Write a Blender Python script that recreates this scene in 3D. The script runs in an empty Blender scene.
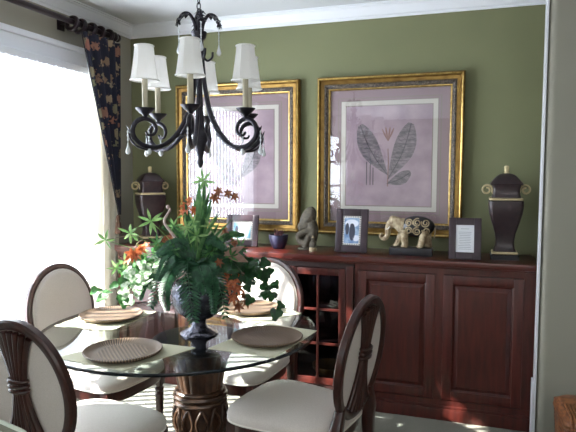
import bpy, bmesh, math, random
from mathutils import Vector, Matrix, Quaternion
random.seed(7)
PI = math.pi
C = bpy.context.scene.collection
V = Vector

# ------------------------------------------------------------------ materials
def s2l(c):
    return tuple(((x/255)/12.92 if x/255 <= .04045 else ((x/255+.055)/1.055)**2.4) for x in c)
def rgba(c): return (*s2l(c), 1)

def mat(name, col, rough=.5, metal=0, col2=None, scale=20, detail=3, bump=0, bscale=None, spec=.5, coat=0, stretch=None, sheen=0, trans=0):
    m = bpy.data.materials.new(name); m.use_nodes = True
    nt = m.node_tree; b = nt.nodes['Principled BSDF']
    b.inputs['Base Color'].default_value = rgba(col)
    b.inputs['Roughness'].default_value = rough
    b.inputs['Metallic'].default_value = metal
    b.inputs['Specular IOR Level'].default_value = spec
    b.inputs['Coat Weight'].default_value = coat
    b.inputs['Coat Roughness'].default_value = .15
    b.inputs['Sheen Weight'].default_value = sheen
    tc = nt.nodes.new('ShaderNodeTexCoord')
    mp = nt.nodes.new('ShaderNodeMapping'); nt.links.new(tc.outputs['Object'], mp.inputs[0])
    if stretch: mp.inputs['Scale'].default_value = stretch
    if col2 is not None:
        n = nt.nodes.new('ShaderNodeTexNoise'); n.inputs['Scale'].default_value = scale; n.inputs['Detail'].default_value = detail
        nt.links.new(mp.outputs[0], n.inputs['Vector'])
        r = nt.nodes.new('ShaderNodeValToRGB')
        r.color_ramp.elements[0].color = rgba(col); r.color_ramp.elements[1].color = rgba(col2)
        r.color_ramp.elements[0].position = .35; r.color_ramp.elements[1].position = .68
        nt.links.new(n.outputs['Fac'], r.inputs[0]); nt.links.new(r.outputs[0], b.inputs['Base Color'])
    if bump:
        n2 = nt.nodes.new('ShaderNodeTexNoise'); n2.inputs['Scale'].default_value = bscale or scale; n2.inputs['Detail'].default_value = 2
        nt.links.new(mp.outputs[0], n2.inputs['Vector'])
        bp = nt.nodes.new('ShaderNodeBump'); bp.inputs['Strength'].default_value = bump; bp.inputs['Distance'].default_value = .01
        nt.links.new(n2.outputs['Fac'], bp.inputs['Height']); nt.links.new(bp.outputs[0], b.inputs['Normal'])
    return m

def glassy(name, tint=(1, 1, 1), ior=1.5, rough=0.0, gain=1.0):
    m = bpy.data.materials.new(name); m.use_nodes = True
    nt = m.node_tree; nt.nodes.clear()
    o = nt.nodes.new('ShaderNodeOutputMaterial'); mx = nt.nodes.new('ShaderNodeMixShader')
    t = nt.nodes.new('ShaderNodeBsdfTransparent'); t.inputs[0].default_value = (*tint, 1)
    g = nt.nodes.new('ShaderNodeBsdfGlossy'); g.inputs['Roughness'].default_value = rough
    f = nt.nodes.new('ShaderNodeLayerWeight'); f.inputs['Blend'].default_value = .5
    f0 = ((ior-1)/(ior+1))**2
    pw = nt.nodes.new('ShaderNodeMath'); pw.operation = 'POWER'; pw.inputs[1].default_value = 5
    ma = nt.nodes.new('ShaderNodeMath'); ma.operation = 'MULTIPLY_ADD'; ma.inputs[1].default_value = (1-f0)*gain; ma.inputs[2].default_value = f0*gain; ma.use_clamp = True
    nt.links.new(f.outputs['Facing'], pw.inputs[0]); nt.links.new(pw.outputs[0], ma.inputs[0]); nt.links.new(ma.outputs[0], mx.inputs[0])
    nt.links.new(t.outputs[0], mx.inputs[1]); nt.links.new(g.outputs[0], mx.inputs[2]); nt.links.new(mx.outputs[0], o.inputs[0])
    return m

def translucent(name, col, fac=.5, rough=.9, col2=None, scale=30):
    m = bpy.data.materials.new(name); m.use_nodes = True
    nt = m.node_tree; b = nt.nodes['Principled BSDF']; o = [n for n in nt.nodes if n.type == 'OUTPUT_MATERIAL'][0]
    b.inputs['Base Color'].default_value = rgba(col); b.inputs['Roughness'].default_value = rough
    t = nt.nodes.new('ShaderNodeBsdfTranslucent'); t.inputs[0].default_value = rgba(col)
    mx = nt.nodes.new('ShaderNodeMixShader'); mx.inputs[0].default_value = fac
    nt.links.new(b.outputs[0], mx.inputs[1]); nt.links.new(t.outputs[0], mx.inputs[2]); nt.links.new(mx.outputs[0], o.inputs[0])
    if col2:
        tc = nt.nodes.new('ShaderNodeTexCoord'); n = nt.nodes.new('ShaderNodeTexNoise'); n.inputs['Scale'].default_value = scale
        r = nt.nodes.new('ShaderNodeValToRGB'); r.color_ramp.elements[0].color = rgba(col); r.color_ramp.elements[1].color = rgba(col2)
        r.color_ramp.elements[0].position = .4; r.color_ramp.elements[1].position = .6
        nt.links.new(tc.outputs['Object'], n.inputs['Vector']); nt.links.new(n.outputs['Fac'], r.inputs[0])
        nt.links.new(r.outputs[0], b.inputs['Base Color']); nt.links.new(r.outputs[0], t.inputs[0])
    return m

def weave_mat():
    # rattan: concentric strands crossed by radial spokes, in the plate's own coordinates
    m = bpy.data.materials.new('rattan'); m.use_nodes = True
    nt = m.node_tree; N = nt.nodes; L = nt.links; b = N['Principled BSDF']; b.inputs['Roughness'].default_value = .55
    tc = N.new('ShaderNodeTexCoord'); sp = N.new('ShaderNodeSeparateXYZ'); L.new(tc.outputs['Object'], sp.inputs[0])
    def mth(op, a, c=None):
        n = N.new('ShaderNodeMath'); n.operation = op
        for i, q in enumerate((a, c)):
            if q is None: continue
            if isinstance(q, (int, float)): n.inputs[i].default_value = q
            else: L.new(q, n.inputs[i])
        return n.outputs[0]
    x, y = sp.outputs[0], sp.outputs[1]
    r = mth('SQRT', mth('ADD', mth('MULTIPLY', x, x), mth('MULTIPLY', y, y)))
    a = mth('ARCTAN2', y, x)
    # centre: straight weave, outside .105: spiral weave
    ring = mth('SINE', mth('MULTIPLY', r, 420))
    spoke = mth('SINE', mth('ADD', mth('MULTIPLY', a, 84), mth('MULTIPLY', r, 120)))
    w1 = spoke
    w2 = mth('MULTIPLY', mth('SINE', mth('MULTIPLY', x, 350)), mth('SINE', mth('MULTIPLY', y, 230)))
    sel = mth('GREATER_THAN', r, .105)
    w = mth('ADD', mth('MULTIPLY', sel, w1), mth('MULTIPLY', mth('SUBTRACT', 1, sel), w2))
    w = mth('ADD', mth('MULTIPLY', w, .5), .5)
    rp = N.new('ShaderNodeValToRGB'); rp.color_ramp.elements[0].color = rgba((34, 24, 19)); rp.color_ramp.elements[1].color = rgba((138, 114, 90))
    L.new(w, rp.inputs[0]); L.new(rp.outputs[0], b.inputs['Base Color'])
    bp = N.new('ShaderNodeBump'); bp.inputs['Strength'].default_value = .8; bp.inputs['Distance'].default_value = .0015
    L.new(w, bp.inputs['Height']); L.new(bp.outputs[0], b.inputs['Normal'])
    return m

M = {}
M['green'] = mat('olive wall paint', (119, 121, 88), .75, bump=.05, bscale=120, col2=(115, 117, 85), scale=3)
M['taupe'] = mat('taupe wall paint', (164, 160, 146), .75, bump=.05, bscale=120)
M['ceil'] = mat('ceiling paint', (222, 224, 228), .9, bump=.05, bscale=90)
M['white'] = mat('white trim paint', (236, 238, 244), .35)
M['carpet'] = mat('grey carpet', (150, 149, 138), .95, col2=(126, 126, 117), scale=160, bump=.6, bscale=260, spec=.1)
M['cherry'] = mat('cherry wood', (78, 30, 23), .38, col2=(57, 20, 16), scale=6, stretch=(7, 7, .8), coat=.15)
M['cherry_top'] = mat('cherry top', (82, 32, 25), .3, col2=(62, 22, 17), scale=6, stretch=(.8, 7, 7), coat=.2)
M['walnut'] = mat('dark walnut', (62, 30, 24), .3, col2=(44, 20, 17), scale=10, stretch=(4, 4, 1), coat=.25)
M['oak_leg'] = mat('carved pedestal wood', (84, 56, 39), .4, col2=(50, 31, 22), scale=14, coat=.1)
M['linen'] = mat('cream upholstery', (218, 209, 202), .85, col2=(208, 199, 191), scale=220, bump=.25, bscale=320, spec=.15, sheen=.2)
M['piping'] = mat('cream piping', (228, 222, 212), .8)
M['gilt'] = mat('antique gilt', (150, 118, 62), .36, .8, col2=(116, 86, 42), scale=16, detail=5)
M['gilt_bright'] = mat('bright gilt', (216, 186, 116), .28, .85, col2=(176, 140, 76), scale=40)
M['carved'] = mat('dark carved band', (30, 24, 24), .4, col2=(112, 98, 84), scale=95, bump=.9, bscale=95)
M['mauve'] = mat('mauve mat board', (158, 136, 142), .9)
M['ivory'] = mat('ivory mat board', (214, 208, 200), .9)
M['greige'] = mat('greige mat line', (150, 138, 132), .9)
M['print'] = mat('mottled print paper', (184, 162, 172), .9, col2=(160, 138, 150), scale=7, detail=6)
M['leafink'] = mat('grey leaf ink', (104, 98, 104), .9, col2=(150, 136, 144), scale=26, stretch=(1, 1, 3))
M['leafdark'] = mat('dark leaf ink', (84, 80, 88), .9)
M['blossom_ink'] = mat('faded blossom ink', (146, 112, 108), .9)
M['picglass'] = glassy('picture glass', (1, 1, 1), 1.55, 0.0, 2.6)
M['tableglass'] = glassy('table glass', (.86, .91, .90), 1.52, 0.0, 1.25)
M['glassedge'] = mat('glass edge', (10, 20, 28), .15, spec=.5)
M['doorglass'] = glassy('cabinet glass', (.55, .56, .6), 1.5, 0.0, 1.0)
M['clearglass'] = glassy('stemware glass', (.92, .94, .96), 1.5, 0.02, 2.0)
M['crystal'] = mat('crystal drop', (232, 236, 240), .08, spec=.9)
M['iron'] = mat('dark iron', (38, 36, 44), .32, .55, col2=(58, 56, 66), scale=30)
M['candle'] = mat('candle sleeve', (190, 182, 160), .6)
M['shade'] = translucent('white shade fabric', (250, 249, 247), .5)
M['shadetrim'] = mat('shade trim', (250, 249, 246), .7)
M['pewter'] = mat('dark pewter', (52, 54, 66), .25, .7, col2=(88, 90, 104), scale=36, bump=.5, bscale=60)
M['urn'] = mat('aubergine urn', (38, 27, 32), .4, col2=(52, 35, 38), scale=30, coat=.2)
M['antique'] = mat('antique cream gold', (196, 180, 140), .45, .3)
M['black'] = mat('black base', (24, 22, 28), .35)
M['pframe'] = mat('dark plum frame', (54, 39, 47), .38, col2=(44, 31, 38), scale=20)
M['stone'] = mat('taupe stone', (90, 82, 68), .7, col2=(66, 60, 50), scale=50, bump=.3, bscale=80)
M['ivorystone'] = mat('ivory resin', (190, 174, 142), .55, col2=(128, 106, 78), scale=40)
M['navypot'] = mat('navy pot', (40, 40, 66), .4)
M['succulent'] = mat('purple succulent', (98, 62, 84), .55, col2=(140, 96, 92), scale=60)
M['matcloth'] = mat('sage placemat cloth', (214, 212, 188), .9, col2=(206, 204, 178), scale=300, bump=.3, bscale=400, spec=.1)
M['rattan'] = weave_mat()
M['rod'] = mat('dark bronze rod', (40, 28, 32), .35, .3)
M['sheer'] = translucent('cream curtain cloth', (246, 242, 231), .4)
M['slat'] = translucent('white blind slat', (244, 246, 250), .5, .6)
M['fern'] = translucent('dark fern green', (50, 100, 66), .2, .4, (30, 70, 48), 60)
M['leaf'] = translucent('mid leaf green', (78, 132, 68), .3, .4, (38, 84, 46), 40)
M['leafpale'] = translucent('pale leaf green', (150, 186, 120), .35, .45, (112, 158, 90), 40)
M['blade'] = translucent('blade green', (74, 128, 76), .3, .4, (44, 92, 56), 30)
M['leafmid'] = translucent('light blade green', (104, 150, 92), .3, .4, (74, 122, 70), 30)
M['ivydark'] = translucent('dark ivy green', (38, 84, 40), .25, .35, (26, 62, 34), 50)
M['variegated'] = translucent('variegated ivy', (92, 138, 88), .3, .4, (216, 226, 210), 55)
M['orange'] = translucent('rust orange petal', (200, 120, 76), .3, .5, (164, 82, 50), 80)
M['rustbrown'] = translucent('brown petal', (122, 72, 48), .25, .5, (150, 96, 62), 80)
M['twig'] = mat('pale driftwood', (206, 186, 180), .7, col2=(176, 150, 146), scale=60)
M['stem'] = mat('brown stem', (84, 70, 44), .7)
M['bract'] = translucent('dusty pink leaf', (186, 152, 140), .3, .6, (160, 126, 110), 30)
M['soil'] = mat('moss filler', (44, 56, 34), .95, col2=(28, 34, 24), scale=60)
M['wicker'] = mat('wicker cane', (150, 94, 52), .5, col2=(92, 50, 28), scale=26, stretch=(1, 1, 6), coat=.2)
M['wickerdark'] = mat('dark wicker', (72, 38, 24), .55)
M['paper'] = mat('white paper', (226, 228, 232), .8)
M['ink'] = mat('grey text', (150, 152, 160), .9)
M['photo'] = mat('blue photograph', (92, 124, 168), .4, col2=(180, 200, 220), scale=24, detail=4)
M['photo2'] = mat('teal photograph', (96, 150, 170), .4, col2=(150, 180, 190), scale=20, detail=4)
M['figdark'] = mat('photo dark shape', (52, 56, 74), .5)
M['figlight'] = mat('photo light shape', (222, 226, 238), .5)
M['beads'] = mat('dotted border', (220, 214, 206), .6)
M['golden'] = mat('golden bowl', (150, 110, 50), .3, .8)
M['interior'] = mat('dark cabinet interior', (40, 18, 15), .5)
M['sage'] = mat('sage upholstery', (150, 150, 132), .9, col2=(140, 140, 124), scale=200)
M['pipepale'] = mat('pale piping', (222, 230, 216), .6)
M['tassel'] = mat('tassel brown', (96, 70, 58), .9)
M['plate_lin'] = mat('switch plate', (90, 84, 80), .5)

def floral_mat():
    m = bpy.data.materials.new('navy floral cloth'); m.use_nodes = True
    nt = m.node_tree; N = nt.nodes; L = nt.links; b = N['Principled BSDF']; b.inputs['Roughness'].default_value = .9
    tc = N.new('ShaderNodeTexCoord')
    v = N.new('ShaderNodeTexVoronoi'); v.inputs['Scale'].default_value = 12; v.inputs['Randomness'].default_value = .9
    nz = N.new('ShaderNodeTexNoise'); nz.inputs['Scale'].default_value = 55; nz.inputs['Detail'].default_value = 3
    L.new(tc.outputs['Object'], v.inputs['Vector']); L.new(tc.outputs['Object'], nz.inputs['Vector'])
    ad = N.new('ShaderNodeMath'); ad.operation = 'MULTIPLY_ADD'; ad.inputs[1].default_value = .9
    L.new(nz.outputs['Fac'], ad.inputs[0]); L.new(v.outputs['Distance'], ad.inputs[2])
    r = N.new('ShaderNodeValToRGB'); e = r.color_ramp.elements
    e[0].position = .80; e[0].color = (1, 1, 1, 1); e[1].position = .88; e[1].color = (0, 0, 0, 1)
    L.new(ad.outputs[0], r.inputs[0])
    hue = N.new('ShaderNodeValToRGB'); h = hue.color_ramp.elements
    h[0].position = 0; h[0].color = rgba((120, 112, 84)); h[1].position = 1; h[1].color = rgba((92, 104, 84))
    for ps, c in ((.35, (138, 92, 78)), (.6, (106, 108, 82)), (.8, (150, 128, 104))):
        x = h.new(ps); x.color = rgba(c)
    L.new(v.outputs['Color'], hue.inputs[0])
    mx = N.new('ShaderNodeMix'); mx.data_type = 'RGBA'
    mx.inputs['A'].default_value = rgba((24, 26, 44)); L.new(r.outputs[0], mx.inputs['Factor']); L.new(hue.outputs[0], mx.inputs['B'])
    L.new(mx.outputs['Result'], b.inputs['Base Color'])
    return m
M['floral'] = floral_mat()

# ------------------------------------------------------------------ mesh helpers
class MB:
    def __init__(s): s.bm = bmesh.new(); s.mi = 0
    def _f(s, vs):
        try:
            f = s.bm.faces.new(vs); f.material_index = s.mi; return f
        except ValueError: return None
    def box(s, x0, x1, y0, y1, z0, z1, bev=0, X=None):
        b2 = bmesh.new(); bmesh.ops.create_cube(b2, size=1)
        for v in b2.verts:
            v.co = V(((x0+x1)/2+v.co.x*(x1-x0), (y0+y1)/2+v.co.y*(y1-y0), (z0+z1)/2+v.co.z*(z1-z0)))
        if bev: bmesh.ops.bevel(b2, geom=b2.edges[:], offset=bev, segments=2, affect='EDGES', profile=.6)
        if X: bmesh.ops.transform(b2, matrix=X, verts=b2.verts[:])
        s.merge(b2); return s
    def merge(s, b2):
        mp = {v: s.bm.verts.new(v.co) for v in b2.verts}
        for f in b2.faces: s._f([mp[v] for v in f.verts])
        b2.free()
    def rings(s, R, cap0=True, cap1=True, closed=False):
        rs = [[s.bm.verts.new(p) for p in r] for r in R]
        n = len(rs[0])
        for i in range(len(rs) if closed else len(rs)-1):
            a, b = rs[i], rs[(i+1) % len(rs)]
            for k in range(n): s._f([a[k], a[(k+1) % n], b[(k+1) % n], b[k]])
        if not closed:
            if cap0: s._f(rs[0][::-1])
            if cap1: s._f(rs[-1])
        return s
    def tube(s, pts, r, n=8, closed=False, flat=1.0, up=None):
        pts = [V(p) for p in pts]; k = len(pts)
        rr = r if isinstance(r, (list, tuple)) else [r]*k
        R = []; nrm = None
        for i in range(k):
            a = pts[(i-1) % k] if (closed or i) else pts[0]; b = pts[(i+1) % k] if (closed or i < k-1) else pts[-1]
            t = (b-a).normalized() if (b-a).length > 1e-9 else V((0, 0, 1))
            if nrm is None:
                q = V(up) if up else (V((0, 0, 1)) if abs(t.z) < .9 else V((1, 0, 0)))
                nrm = (q - t*q.dot(t)).normalized()
            else:
                nrm = (nrm - t*nrm.dot(t)); nrm = nrm.normalized() if nrm.length > 1e-6 else t.orthogonal().normalized()
            bn = t.cross(nrm)
            R.append([pts[i] + (nrm*math.cos(2*PI*j/n)*flat + bn*math.sin(2*PI*j/n))*rr[i] for j in range(n)])
        return s.rings(R, closed=closed)
    def lathe(s, prof, n=24, c=(0, 0, 0), mod=None, cap0=True, cap1=True):
        c = V(c); R = []
        for r, z in prof:
            R.append([c + V((max(r, .0004)*(mod(2*PI*j/n, z) if mod else 1)*math.cos(2*PI*j/n),
                             max(r, .0004)*(mod(2*PI*j/n, z) if mod else 1)*math.sin(2*PI*j/n), z)) for j in range(n)])
        return s.rings(R, cap0, cap1)
    def ball(s, c, r, sc=(1, 1, 1), X=None, seg=14):
        b2 = bmesh.new(); bmesh.ops.create_uvsphere(b2, u_segments=seg, v_segments=max(6, seg*2//3), radius=r)
        for v in b2.verts: v.co = V((v.co.x*sc[0], v.co.y*sc[1], v.co.z*sc[2]))
        if X: bmesh.ops.transform(b2, matrix=X, verts=b2.verts[:])
        bmesh.ops.translate(b2, vec=V(c), verts=b2.verts[:])
        s.merge(b2); return s
    def grid(s, P):
        vs = [[s.bm.verts.new(p) for p in row] for row in P]
        for i in range(len(vs)-1):
            for j in range(len(vs[0])-1):
                s._f([vs[i][j], vs[i+1][j], vs[i+1][j+1], vs[i][j+1]])
        return s
    def poly(s, pts, thick=0, d=(0, 0, 1)):
        d = V(d)*thick
        a = [s.bm.verts.new(V(p)) for p in pts]; s._f(a)
        if thick:
            b = [s.bm.verts.new(V(p)+d) for p in pts]; s._f(b[::-1])
            n = len(a)
            for i in range(n): s._f([a[i], b[i], b[(i+1) % n], a[(i+1) % n]])
        return s
    def xf(s, X): bmesh.ops.transform(s.bm, matrix=X, verts=s.bm.verts[:]); return s
    def build(s, name, m, parent=None, smooth=35, recalc=True):
        me = bpy.data.meshes.new(name)
        if recalc: bmesh.ops.recalc_face_normals(s.bm, faces=s.bm.faces[:])
        s.bm.to_mesh(me); s.bm.free()
        for x in (m if isinstance(m, (list, tuple)) else [m]): me.materials.append(x)
        if smooth:
            me.shade_smooth(); me.set_sharp_from_angle(angle=math.radians(smooth))
        o = bpy.data.objects.new(name, me); C.objects.link(o)
        if parent: o.parent = parent
        return o

def tag(o, label, cat, group=None):
    o['label'] = label; o['category'] = cat
    if group: o['group'] = group
    return o
def thing(name, label, cat, loc=(0, 0, 0), rz=0, group=None):
    o = bpy.data.objects.new(name, None); C.objects.link(o); o.empty_display_size = .1
    o.location = loc; o.rotation_euler = (0, 0, rz)
    return tag(o, label, cat, group)
def struct(o): o['kind'] = 'structure'; return o
def dup(root, loc, rz, label, group=None):
    def cp(o, par):
        c = o.copy(); C.objects.link(c)
        if par: c.parent = par
        for ch in list(o.children): cp(ch, c)
        return c
    r = cp(root, None); r.location = loc; r.rotation_euler = (0, 0, rz); r['label'] = label
    if group: r['group'] = group
    return r
def bez(p, n=16):
    # Catmull-Rom through the points
    p = [V(q) for q in p]; q = [p[0]*2-p[1]]+p+[p[-1]*2-p[-2]]; out = []
    for i in range(1, len(q)-2):
        for k in range(n):
            t = k/n
            out.append(.5*((2*q[i])+(-q[i-1]+q[i+1])*t+(2*q[i-1]-5*q[i]+4*q[i+1]-q[i+2])*t*t+(-q[i-1]+3*q[i]-3*q[i+1]+q[i+2])*t**3))
    return out+[p[-1]]

# ------------------------------------------------------------------ room
XL, YB, ZC = -2.685, 4.022, 2.668
XR = .42
WY0, WY1, WZ0, WZ1 = 1.45, 3.44, .28, 2.26       # dining window opening
V0, V1 = -3.6, -2.1                                # second window further along the same wall
RX, RY = 4.2, -4.6
def wall_with_holes():
    b = MB(); x0, x1 = XL-.12, XL
    ys = [RY-.1, V0, V1, WY0, WY1, YB+.1]
    for i in range(5):
        if i in (1, 3):
            zt = WZ1
            b.box(x0, x1, ys[i], ys[i+1], 0, WZ0); b.box(x0, x1, ys[i], ys[i+1], zt, ZC)
        else: b.box(x0, x1, ys[i], ys[i+1], 0, ZC)
    return b
struct(wall_with_holes().build('wall_left', M['taupe'], smooth=0))
struct(MB().box(XL-.12, XR+.2, YB, YB+.12, 0, ZC).build('wall_back', M['green'], smooth=0))
struct(MB().box(XL-.12, RX+.12, RY-.12, YB+.12, -.1, 0).build('floor', M['carpet'], smooth=0))
struct(MB().box(XL-.12, RX+.12, RY-.12, YB+.12, ZC, ZC+.1).build('ceiling', M['ceil'], smooth=0))
struct(MB().box(RX, RX+.12, RY, 3.6, 0, ZC).build('wall_right', M['taupe'], smooth=0))
struct(MB().box(XL, RX, RY-.12, RY, 0, ZC).build('wall_rear', M['taupe'], smooth=0))
# stub wall with a rounded corner that closes the niche of the buffet
YS = 3.43; XS = .309
b = MB()
out = [(XR, YB), (XS, YB-.2)]
out = []
rc = .05
for k in range(9):
    a = PI + (PI/2)*k/8
    out.append((XS+rc+rc*math.cos(a), YS+rc+rc*math.sin(a)))
out += [(RX, YS), (RX, YS+.12), (XR+.06, YS+.12), (XR+.06, YB), (XR, YB), (XR, YS+.118), (XS, YS+.118)]
b.rings([[V((x, y, 0)) for x, y in out], [V((x, y, ZC)) for x, y in out]])
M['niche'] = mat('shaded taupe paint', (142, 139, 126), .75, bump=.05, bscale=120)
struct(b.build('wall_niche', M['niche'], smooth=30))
struct(MB().box(.298, .310, YS+.012, YS+.1, 0, ZC, .004).build('trim_1', M['white']))
struct(MB().box(.288, .2975, YS+.012, YS+.1, 0, .35, .003).build('trim_2', M['white']))

# crown moulding (profile swept along each wall)
def crown_prof():
    return [(0, -.090), (.010, -.090), (.012, -.078), (.026, -.070), (.030, -.062), (.045, -.044), (.054, -.022), (.066, -.016), (.068, -.010), (.080, -.008), (.080, 0), (0, 0)]
b = MB()
pr = crown_prof()
b.rings([[V((XL+d, RY, ZC+z)) for d, z in pr], [V((XL+d, YB-d, ZC+z)) for d, z in pr], [V((XR+.0, YB-d, ZC+z)) for d, z in pr]])
struct(b.build('trim_3', M['white'], smooth=25))

# window casings (head + jambs + stool) and sashes
def window(n, y0, y1):
    b = MB()
    b.box(XL, XL+.02, y0-.11, y1+.11, WZ1, WZ1+.085, .003); b.box(XL, XL+.035, y0-.13, y1+.13, WZ1+.085, WZ1+.125, .008)
    b.box(XL, XL+.012, y0-.10, y1+.10, WZ1+.055, WZ1+.07, .003)
    b.box(XL, XL+.02, y0-.1, y0, WZ0, WZ1, .003); b.box(XL, XL+.02, y1, y1+.1, WZ0, WZ1, .003)
    b.box(XL-.1, XL+.05, y0-.12, y1+.12, WZ0-.03, WZ0, .005)
    for o in (y0, y1-.04): b.box(XL-.1, XL-.06, o, o+.04, WZ0, WZ1)
    for z in (WZ0, WZ1-.04, (WZ0+WZ1)/2-.02): b.box(XL-.1, XL-.06, y0, y1, z, z+.04)
    o = struct(b.build('window_%d' % n, M['white'], smooth=0))
    g = MB().box(XL-.083, XL-.079, y0+.03, y1-.03, WZ0+.03, WZ1-.03).build('window_pane', M['winpane'], o, smooth=0)
M['winpane'] = glassy('window pane', (.98, .99, 1), 1.45, 0, .8)
window(1, WY0, WY1); window(2, V0, V1)

# vertical blinds
def blind(y0, y1, label):
    t = thing('vertical_blind', label, 'blind', (XL+.02, 0, 0), group=None)
    MB().box(-.02, .03, y0, y1, WZ1-.055, WZ1-.008, .004).build('head_rail', M['white'], t)
    b = MB(); n = int((y1-y0)/.082)
    for i in range(n):
        y = y0+.05+i*.082
        X = Matrix.Translation((0.01, y, 0)) @ Matrix.Rotation(math.radians(50), 4, 'Z')
        P = []
        for zz in (WZ0+.02, WZ1-.05):
            P.append([X @ V((-.044+.088*k/4, .004*math.sin(PI*k/4), zz)) for k in range(5)])
        b.grid(P)
    b.build('slat', M['slat'], t, recalc=False)
    return t
blind(WY0+.01, WY1-.01, 'white vertical blind hanging open in the bright window beside the table')

# ------------------------------------------------------------------ curtain rod, rings, panel, curtain
RXp, RZ = XL+.10, 2.51
t = thing('curtain_rod', 'dark bronze curtain rod with turned rings above the bright window', 'curtain rod', (RXp, 0, RZ))
MB().tube([(0, 1.0, 0), (0, 3.64, 0)], .02, 12).build('rod', M['rod'], t)
MB().lathe([(.012, 0), (.03, .01), (.036, .03), (.026, .055), (.02, .06), (.03, .075), (.018, .10), (.002, .11)], 14).xf(Matrix.Translation((0, 3.63, 0)) @ Matrix.Rotation(-PI/2, 4, 'X')).build('finial', M['rod'], t)
MB().box(-.099, 0, 3.2, 3.225, -.012, .012, .003).box(-.099, -.09, 3.18, 3.245, -.05, .05, .003).build('bracket', M['rod'], t)
for y in (3.21, 3.29, 3.40, 3.49, 3.59):
    ang = [2*PI*k/20 for k in range(20)]
    MB().tube([(.040*math.cos(a), y+.01*math.sin(a), -.012+.040*math.sin(a)) for a in ang], .0155, 8, closed=True).build('ring', M['rod'], t)
# dark floral panel: pleated at the top, gathered to a point with a tassel
t = thing('floral_curtain', 'navy floral curtain panel tapering to a tassel below the rod', 'curtain', (XL+.13, 0, 0))
P = []
NZ, NY = 26, 34
for i in range(NZ+1):
    f = i/NZ; z = 2.445-f*1.23
    yl = 3.215 + .37*f; yr = 3.632 - .03*f
    row = []
    for j in range(NY+1):
        g = j/NY; am = .022*(1-f*.55)
        row.append(V((.035+am*math.sin(g*2*PI*4.5)+.03*math.sin(g*PI)*(1-f), yl+(yr-yl)*g, z - .05*math.sin(g*PI)*(0) )))
    P.append(row)
MB().grid(P).build('panel', M['floral'], t, smooth=80, recalc=False)
MB().tube([p[0]+V((.004, -.003, 0)) for p in P], .005, 6).build('edging', M['black'], t)
MB().lathe([(.004, .05), (.012, .04), (.014, .02), (.009, .005), (.016, -.01), (.026, -.085), (.02, -.09)], 14, mod=lambda a, z: 1+.08*math.sin(9*a)).xf(Matrix.Translation((.03, 3.585, 1.165))).build('tassel', M['tassel'], t)
# cream curtain to the floor
P = []
for i in range(15):
    f = i/14; z = 2.40-f*2.38; row = []
    for j in range(60):
        g = j/59
        yl, yr = 3.39-.12*f, 3.675+.01*f
        row.append(V((XL+.085+.026*math.sin(g*2*PI*5+.4*math.sin(f*3)), yl+(yr-yl)*g, z)))
    P.append(row)
cc = MB().grid(P).build('curtain', M['sheer'], smooth=80, recalc=False)
tag(cc, 'cream floor-length curtain gathered in folds beside the window', 'curtain')

# ------------------------------------------------------------------ buffet
BF = 3.588   # front plane of doors
BH = .945    # carcass height
def raised_door(x0, x1, z0, z1, par, side):
    d = MB(); y = BF
    w = .055
    # stiles and rails
    d.box(x0, x0+w, y, y+.022, z0, z1, .003).box(x1-w, x1, y, y+.022, z0, z1, .003)
    d.box(x0+w, x1-w, y, y+.022, z0, z0+w, .003).box(x0+w, x1-w, y, y+.022, z1-w, z1, .003)
    o = d.build('door', M['cherry'], par)
    p = MB(); a0, a1, c0, c1 = x0+w-.002, x1-w+.002, z0+w-.002, z1-w+.002
    def rect(i, yy): return [V((a0+i, yy, c0+i)), V((a1-i, yy, c0+i)), V((a1-i, yy, c1-i)), V((a0+i, yy, c1-i))]
    p.rings([rect(0, y+.02), rect(0, y+.008), rect(.006, y+.013), rect(.012, y+.016), rect(.034, y+.006), rect(.036, y+.004)])
    p.build('door_panel', M['cherry'], o, smooth=20)
    return o
def carcass(x0, x1, par, back=YB-.01):
    b = MB()
    b.box(x0, x1, BF+.024, back, .09, BH)            # body
    b.box(x0, x1, BF+.002, BF+.024, BH-.035, BH)     # top rail
    b.box(x0, x1, BF+.002, BF+.024, .09, .125)
    b.build('carcass', M['cherry'], par, smooth=0)
    MB().box(x0, x1, BF-.012, BF+.03, .0, .075, .004).box(x0, x1, BF-.006, BF+.03, .075, .092, .004).build('plinth', M['cherry'], par)
Z0, Z1 = .13, .905
def solid_unit(x0, doors, x1, label):
    t = thing('base_cabinet', label, 'cabinet')
    carcass(x0, x1, t)
    for i, (a, c) in enumerate(doors): raised_door(a, c, Z0, Z1, t, i)
    # stiles between doors
    xs = [x0]+[q for d in doors for q in d]+[x1]
    for i in range(0, len(xs), 2):
        if xs[i+1]-xs[i] > .004: MB().box(xs[i], xs[i+1], BF+.004, BF+.024, .1, BH-.02).build('stile', M['cherry'], t, smooth=0)
    return t
ru = solid_unit(-.765, [(-.745, -.265), (-.215, .24)], .312, 'cherry cabinet with two raised panel doors at the wicker basket end of the buffet')
solid_unit(-2.54, [(-2.525, -2.155), (-2.125, -1.645)], -1.625, 'cherry cabinet with raised panel doors behind the plant and round table')
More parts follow.
